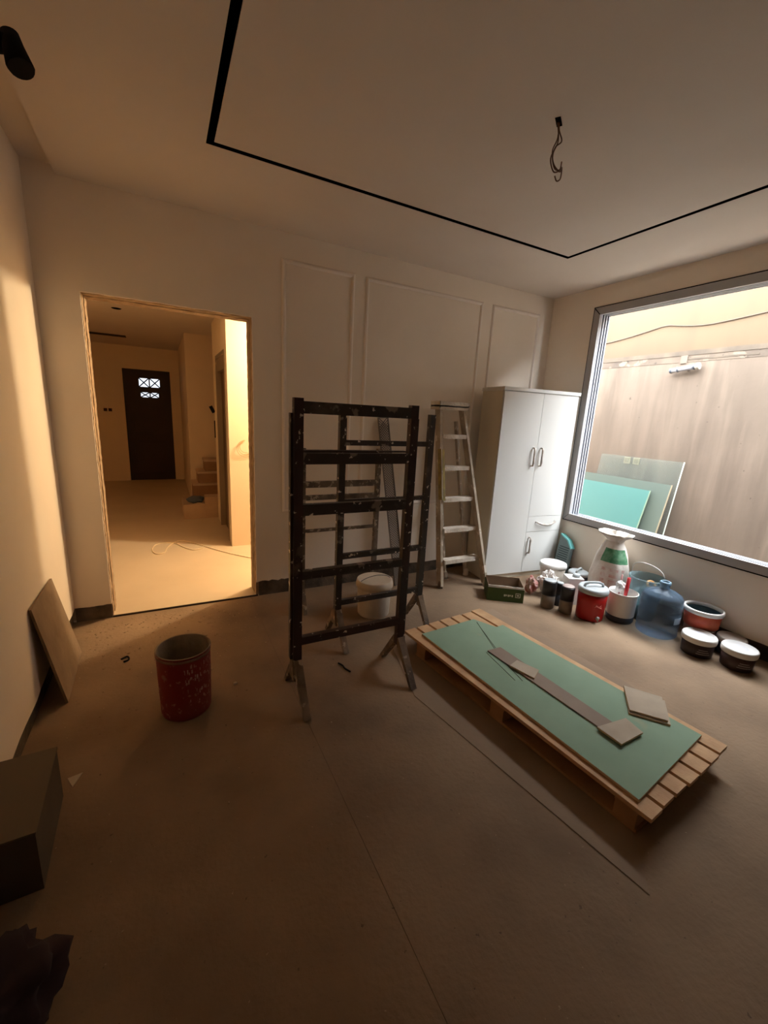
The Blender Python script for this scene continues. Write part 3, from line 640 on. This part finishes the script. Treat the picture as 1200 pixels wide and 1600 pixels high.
# grey cooler
def cooler(name, label, x, y, r, h, mb, lidm, rz, spout=True, logo=True):
    t = thing(name, label, 'cooler', (x, y, 0), rz)
    b = nb(); lathe(b, [(0, 0), (r*.90, 0), (r*.94, .012), (r*.955, h*.3), (r*.985, h*.55), (r, h*.80), (0, h*.80)], n=44); obj('body', b, mb, t)
    b = nb(); lathe(b, [(r*1.0, h*.802), (r*1.05, h*.81), (r*1.07, h*.87), (r*1.03, h*.935), (r*.95, h*.965), (r*.80, h*.955), (0, h*.975)], n=44); obj('lid', b, lidm, t)
    pts = [(-r*.72, 0, h*.955), (-r*.66, 0, h*1.03), (-r*.4, 0, h*1.075), (0, 0, h*1.085), (r*.4, 0, h*1.075), (r*.66, 0, h*1.03), (r*.72, 0, h*.955)]
    b = nb(); tube(b, pts, .010, 8); obj('handle', b, lidm, t)
    if spout:
        b = nb(); tube(b, [(0, -r*.94, h*.14), (0, -r*.94-.022, h*.14)], .010, 10); tube(b, [(0, -r*.94-.016, h*.15), (0, -r*.94-.020, h*.08)], [.008, .006], 10); lathe(b, [(.0, 0), (.012, 0), (.012, .012), (0, .014)], (0, -r*.94-.018, h*.155), 10); obj('spout', b, LIDGREY, t)
    if logo:
        b = nb()
        for k in range(3):
            P = []
            for i in range(9):
                u = i/8; a = -PI/2 + (-.32+.62*u)*(1-.15*k); z = h*(.47+.035*math.sin(u*PI*1.6+k*1.1)+.02*k)
                P.append((r*1.0*math.cos(a), r*1.0*math.sin(a), z))
            tube(b, P, [.001, .003, .004, .0035, .0025, .0035, .003, .002, .001], 6)
        obj('swirl_logo', b, mat('faded_logo', srgb(214, 120, 110), .5), t)
    return t
cooler('drink_cooler', 'bright red drink cooler with grey lid, handle and spout', 2.968, 1.955, .107, .275, COOLRED, LIDGREY, -.42)
cooler('grey_cooler', 'dark grey jug with pale domed lid behind the red cooler', 3.345, 2.375, .085, .195, DGREY, LIDGREY, .3, False, False)
# printed package leaning in the corner
t = thing('turquoise_package', 'turquoise edged package leaning between wardrobe and window wall', 'package', (3.40, 2.655, 0), rot=(0, .16, 0))
b = nb(); prism(b, [(-.075, 0), (.07, 0), (.07, .44), (-.02, .40), (-.075, .33)], 0, .05, 'x'); obj('body', b, PACKGREY, t)
b = nb(); bar(b, (.025, .073, .449), (.025, -.022, .407), .056, .014, (1, 0, 0)); bar(b, (.025, -.022, .407), (.025, -.079, .335), .056, .014, (1, 0, 0)); obj('top_edge', b, BLUETEAL, t)
b = nb()
for i in range(9):
    z = .15+i*.022; bx(b, -.0012, -.062, z, -.0002, .055-.004*(i % 3), z+.009)
obj('printed_lines', b, PACKDARK, t)
# woven sack
t = thing('woven_sack', 'tall white woven sack with green print against window wall', 'sack', (3.385, 2.115, 0))
prof = [(0, 0), (.115, .003), (.140, .03), (.150, .12), (.150, .24), (.138, .34), (.118, .43), (.092, .50), (.070, .545), (.066, .56)]
def sackmesh(prof, n=56, amp=.09, mis=None, squash=.82):
    b = nb(); rings = []
    for (r, z) in prof:
        ring = []
        for k in range(n):
            a = 2*PI*k/n; q = 1+amp*(noise.noise(Vector((math.cos(a)*2.2, math.sin(a)*2.2, z*7)))) + amp*.5*noise.noise(Vector((math.cos(a)*7, math.sin(a)*7, z*4)))
            ring.append(b.verts.new((r*q*math.cos(a)*squash, r*q*math.sin(a)*1.08, z)) if r > 0 else None)
        rings.append(ring)
    for i in range(len(prof)-1):
        if rings[i][0] is None:
            b.faces.new(rings[i+1]); continue
        for k in range(n):
            f = b.faces.new((rings[i][k], rings[i][(k+1) % n], rings[i+1][(k+1) % n], rings[i+1][k])); f.smooth = True
            if mis: f.material_index = mis(i, k, n, f)
    return b
fine = []
for i in range(len(prof)-1):
    for j in range(4):
        u = j/4; fine.append((prof[i][0]*(1-u)+prof[i+1][0]*u, prof[i][1]*(1-u)+prof[i+1][1]*u))
fine = [f_ for f_ in fine if f_[0] > .1 or f_[1] > .1]; fine = [(0, 0)] + fine + [prof[-1]]
def smis(i, k, n, f):
    c = f.calc_center_median(); a = math.atan2(c.y, c.x); d = abs(((a-(-2.45)+PI) % (2*PI))-PI)
    if .395 < c.z < .505 and d < 1.0: return 1
    if .16 < c.z < .37 and d < .75 and (int(c.z*60) % 3 != 0): return 2 if (k//2) % 3 else 0
    return 0
obj('body', sackmesh(fine, mis=smis), [SACK, SACKG, SACKP], t)
neck = [(.066, .561), (.070, .575), (.098, .60), (.125, .625), (.128, .628), (.118, .61), (.09, .595), (.06, .58)]
obj('gathered_neck', sackmesh(neck, 56, .28), SACK, t)
# white pail with dark base and tools
t = thing('white_pail', 'white pail with grey base holding tools beside the cooler', 'pail', (3.172, 1.835, 0))
b = nb(); lathe(b, [(0, 0), (.094, 0), (.099, .012), (.1, .05), (0, .05)], n=36); obj('base', b, DGREY, t)
b = nb(); lathe(b, [(.0975, .0505), (.1, .055), (.102, .2), (.104, .232), (.107, .235), (.107, .24), (.101, .24), (.097, .21), (.094, .055), (0, .055)], n=36); obj('body', b, WPLA, t)
t2 = thing('trowel', 'red handled tool standing in the white pail', 'tool', (3.165, 1.815, .06))
b = nb(); tube(b, [(0, 0, .14), (.006, 0, .20), (.012, .0, .30)], [.012, .014, .012], 10); obj('grip', b, REDT, t2)
b = nb(); bx(b, -.03, -.002, 0, .03, .002, .10); tube(b, [(0, 0, .09), (0, 0, .15)], .005, 6); obj('blade', b, STEEL, t2)
b = nb(); tube(b, [(0, 0, 0), (.01, .01, .3)], .006, 8); tag(obj('stir_stick', b, mat('pinkish_stick', srgb(160, 112, 110), .7), loc=(3.185, 1.875, .06)), 'thin pinkish stick standing in the white pail', 'stick')
crumple('white_rag', 'white cloth bunched inside the white pail near its far rim', 3.17, 1.87, .035, .09, WPLA, 5.5, 'cloth').location.z = .225
# blue water jug
t = thing('water_jug', 'large translucent blue water jug between pail and tubs', 'jug', (3.240, 1.584, 0))
prof = [(0, .004), (.118, 0), (.134, .012), (.137, .03), (.131, .045), (.137, .06), (.137, .105), (.127, .115), (.137, .125), (.137, .195), (.127, .205), (.137, .215), (.137, .27), (.130, .28), (.135, .29), (.122, .315), (.085, .338), (.045, .352), (.034, .36)]
b = nb(); lathe(b, prof, n=48); obj('body', b, JUG, t)
b = nb(); lathe(b, [(.034, .3605), (.032, .385), (.037, .388), (.037, .408), (.030, .412), (.026, .408), (.026, .37)], n=28); obj('neck', b, mat('jug_neck', srgb(150, 180, 200), .2, trans=.3, alpha=.9), t)
b = nb()
decal(b, .137, -2.0+.1, -1.45+.1, .13, .18, 6, .002); obj('label_patch', b, mat('label_patch_pale', srgb(150, 170, 190), .4), t)
# clear bucket with wire handle behind
t = thing('clear_bucket', 'cloudy clear bucket with white wire handle behind water jug', 'bucket', (3.398, 1.80, 0))
b = nb(); lathe(b, [(0, 0), (.10, 0), (.104, .01), (.126, .33), (.132, .333), (.132, .345), (.124, .345), (.121, .32), (.10, .015), (0, .012)], n=40); obj('body', b, CLEAR, t)
b = nb(); pts = [(-.04*math.sin(a), .130*math.cos(a), .335+.125*math.sin(a)**.6) for a in [PI*i/16 for i in range(17)]]; tube(b, pts, .003, 6); obj('handle', b, WPLA, t)
b = nb(); bmesh.ops.create_circle
tube(b, [(.03*math.cos(a), .03*math.sin(a), 0) for a in [2*PI*i/20 for i in range(20)]], .007, 8, closed=True)
tag(obj('tape_ring', b, mat('tape_orange', srgb(226, 160, 90), .5), loc=(3.385, 1.755, .300), rot=(.5, -.4, 0)), 'small orange ring of tape inside the clear bucket', 'tape')
crumple('plastic_scraps', 'dark and red scraps heaped inside the clear bucket', 3.398, 1.80, .075, .26, mat('scrap_mix', srgb(90, 110, 118), .5, srgb(170, 180, 180), 12, .8, splats=[(22, .66, srgb(180, 40, 60))]), 2.2, 'scraps').location.z = .02
# orange/red tub, open
t = thing('orange_tub', 'open red and orange tub with white rim behind jug', 'tub', (3.413, 1.383, 0))
b = nb(); lathe(b, [(0, 0), (.088, 0), (.092, .01), (.098, .13), (.106, .131), (.114, .235), (.110, .237), (.104, .225), (.09, .02), (0, .015)], n=40, mis=[0, 0, 0, 1, 1, 2, 2, 2, 2]); obj('body', b, [mat('tub_pale_base', srgb(170, 130, 112), .5), ORANGE, TEALD], t)
b = nb(); lathe(b, [(.1125, .235), (.120, .232), (.124, .245), (.122, .262), (.114, .265), (.110, .25)], n=40); obj('rim', b, WPLA, t)
b = nb(); decal(b, .0985, -3.2, -1.7, .115, .122, 10, .002); obj('pale_stripe', b, WPRINT, t)
# lidded tubs
def tub(label, x, y, r, h, body, lines=True, tilt=0):
    t = thing('paint_tub', label, 'tub', (x, y, 0), tilt, group=None)
    b = nb(); lathe(b, [(0, 0), (r*.88, 0), (r*.92, .006), (r*.97, h*.74), (0, h*.74)], n=40); obj('body', b, body, t)
    b = nb(); lathe(b, [(r*.98, h*.70), (r*1.04, h*.71), (r*1.06, h*.80), (r*1.05, h*.95), (r*1.01, h), (r*.94, h), (r*.90, h*.965), (0, h*.965)], n=40); obj('lid', b, WPLA if lines else mat('worn_lid', srgb(196, 186, 176), .5, srgb(150, 128, 108), 8, .7), t)
    if lines:
        b = nb()
        for k in range(3): decal(b, r*(.93+.01*k), -2.75+.06*k, -1.85-.1*k, h*(.22+.11*k), h*(.25+.11*k), 8, .002)
        obj('label_lines', b, mat('label_pinkish', srgb(160, 150, 146), .5), t)
        b = nb(); lathe(b, [(0, h*.966), (r*.5, h*.967)], n=20); 
        obj('lid_mark', b, mat('lid_mark_pale', srgb(206, 206, 208), .4), t)
tub('left dark-brown tub with flat white lid beside water jug', 3.218, 1.292, .098, .137, TUBBR)
tub('nearest brown tub with white lid at the right-hand end', 3.285, 1.085, .094, .140, mat('tub_brown_near', srgb(66, 44, 40), .45))
tub('low tub with worn grey lid against the window wall, behind the dark ones', 3.437, 1.192, .082, .125, DGREY, False)

# ------------------------------------------------------------------ left side of the room
b = nb()
P0, P1, P2, P3 = Vector((-.515, 2.335, .001)), Vector((-.527, 2.84, .001)), Vector((-.602, 2.735, .53)), Vector((-.602, 2.318, .534))
nrm = (P1-P0).cross(P3-P0).normalized()*.011
if nrm.x < 0: nrm = -nrm
vs = [b.verts.new(p) for p in (P0, P1, P2, P3)] + [b.verts.new(p+nrm) for p in (P0, P1, P2, P3)]
for f in ((0, 1, 2, 3), (4, 7, 6, 5), (0, 4, 5, 1), (1, 5, 6, 2), (2, 6, 7, 3), (3, 7, 4, 0)): b.faces.new([vs[i] for i in f])
for v in b.verts: v.co.z = max(v.co.z, .0005)
tag(obj('leaning_tile', b, SLAB), 'dusty brown slab leaning against the left wall', 'tile')
t = thing('floor_carton', 'dark taped carton lying low at the left picture edge', 'box', (-.495, 1.55, 0), .03)
b = nb(); bx(b, -.10, -.20, 0, .075, .165, .215); bevel(b, .004, 1); obj('body', b, mat('dull_carton', srgb(92, 78, 62), .9, srgb(74, 60, 48), 4, .6), t)
b = nb(); bx(b, -.103, -.203, .216, .078, .168, .222); obj('top_flap', b, mat('dull_flap', srgb(104, 90, 72), .9), t)
b = nb(); prism(b, [(-.425, 1.80), (-.375, 1.81), (-.40, 1.745)], .001, .004, 'z'); tag(obj('paper_scrap', b, GYPCUT), 'small pale triangular scrap on the floor beside the dark carton', 'scrap')
crumple('dark_cloth_heap', 'dark reddish cloth heap on the floor at lower left', -.44, 1.03, .13, .17, SACKDARK, 4.4, 'cloth')
# dark spotlight near the upper left
t = thing('wall_spotlight', 'black spotlight on the left wall close to the ceiling', 'spotlight', (XL, 2.07, 2.55))
b = nb(); bx(b, 0, -.04, -.05, .02, .04, .05); obj('wall_plate', b, BLKPL, t)
b = nb(); tube(b, [(.02, 0, 0), (.14, -.06, .0), (.265, -.125, .0)], [.026, .024, .026], 12); obj('arm', b, BLKPL, t)
b = nb(); tube(b, [(.262, -.120, .026), (.268, -.126, -.005), (.282, -.136, -.06), (.284, -.138, -.066)], [.024, .028, .037, .034], 18); obj('head', b, BLKPL, t)

# ------------------------------------------------------------------ wires from ceiling centre
t = thing('ceiling_wires', 'loose wires hanging from a small hole in the ceiling', 'wires', (1.523, 1.509, ZC))
b = nb(); bx(b, -.03, -.011, -.0015, .03, .011, .0); bm_ = b; obj('hole', b, BLACK, t, rot=(0, 0, .6))
b = nb()
def wpath(pts, r=.0028): tube(b, smooth3([Vector(p) for p in pts]), r, 6)
def smooth3(P, n=8):
    out = []
    for i in range(len(P)-1):
        p0, p1, p2, p3 = P[max(i-1, 0)], P[i], P[i+1], P[min(i+2, len(P)-1)]
        for k in range(n):
            t_ = k/n; out.append(.5*((2*p1)+(p2-p0)*t_+(2*p0-5*p1+4*p2-p3)*t_*t_+(3*p1-p0-3*p2+p3)*t_**3))
    out.append(P[-1]); return out
wpath([(0, 0, 0), (.01, 0, -.03), (.03, 0, -.06), (.0, 0, -.09), (-.01, 0, -.13), (.01, 0, -.165), (.04, 0, -.16), (.045, .0, -.13)])
wpath([(.005, 0, 0), (.015, .01, -.05), (-.005, .01, -.10), (.0, .0, -.15), (.03, -.01, -.175), (.05, 0, -.15), (.05, 0, -.19), (.03, 0, -.205), (.015, 0, -.19)])
wpath([(.0, .005, 0), (.02, .01, -.06), (.0, .02, -.12), (.015, .01, -.17), (.04, 0, -.165)])
obj('wire_tangle', b, WIRE, t)

# ------------------------------------------------------------------ floor litter
rnd = random.Random(11); b = nb()
def chip(b, x, y, s):
    a = rnd.uniform(0, PI); h = s*rnd.uniform(.15, .5)
    n = rnd.choice((4, 5)); base = []; top = []
    for i in range(n):
        q = a+2*PI*i/n; r = s*rnd.uniform(.5, 1)
        base.append(b.verts.new((x+r*math.cos(q), y+r*math.sin(q)*.7, .0006))); top.append(b.verts.new((x+.8*r*math.cos(q), y+.8*r*math.sin(q)*.7, h)))
    b.faces.new(top); b.faces.new(base[::-1])
    for i in range(n): b.faces.new((base[i], base[(i+1) % n], top[(i+1) % n], top[i]))
for i in range(420):
    x = rnd.uniform(-.55, .55); y = 3.22-abs(rnd.gauss(0, .45))
    if y < 1.2 or (x+.0)**2+(y-2.08)**2 < .03: continue
    chip(b, x, y, rnd.uniform(.002, .010))
for i in range(90): chip(b, rnd.uniform(.5, 3.0), rnd.uniform(.5, 2.9), rnd.uniform(.0015, .005))
o = obj('plaster_crumbs', b, mat('crumb', srgb(176, 152, 124), .9, srgb(110, 88, 66), 40, .9)); o['kind'] = 'stuff'; tag(o, 'plaster crumbs and grit scattered over the dusty floor', 'debris')
b = nb(); tube(b, smooth3([Vector(p) for p in ((.872, 2.125, .006), (.885, 2.09, .008), (.888, 2.06, .006), (.905, 2.015, .006))]), .005, 6)
tag(obj('twig_scrap', b, BLKPL), 'short dark curved scrap on the floor between the trestles', 'scrap')
b = nb(); tube(b, smooth3([Vector(p) for p in ((-.30, 2.66, .006), (-.27, 2.68, .006), (-.26, 2.64, .006), (-.285, 2.625, .006))]), .005, 6)
tag(obj('rubber_scrap', b, BLKPL), 'small dark curled scrap on the floor left of bucket', 'scrap')
b = nb(); chip(b, .275, 2.17, .02); tag(obj('plaster_lump', b, GYPCUT), 'pale plaster lump on the floor just right of red bucket', 'lump')
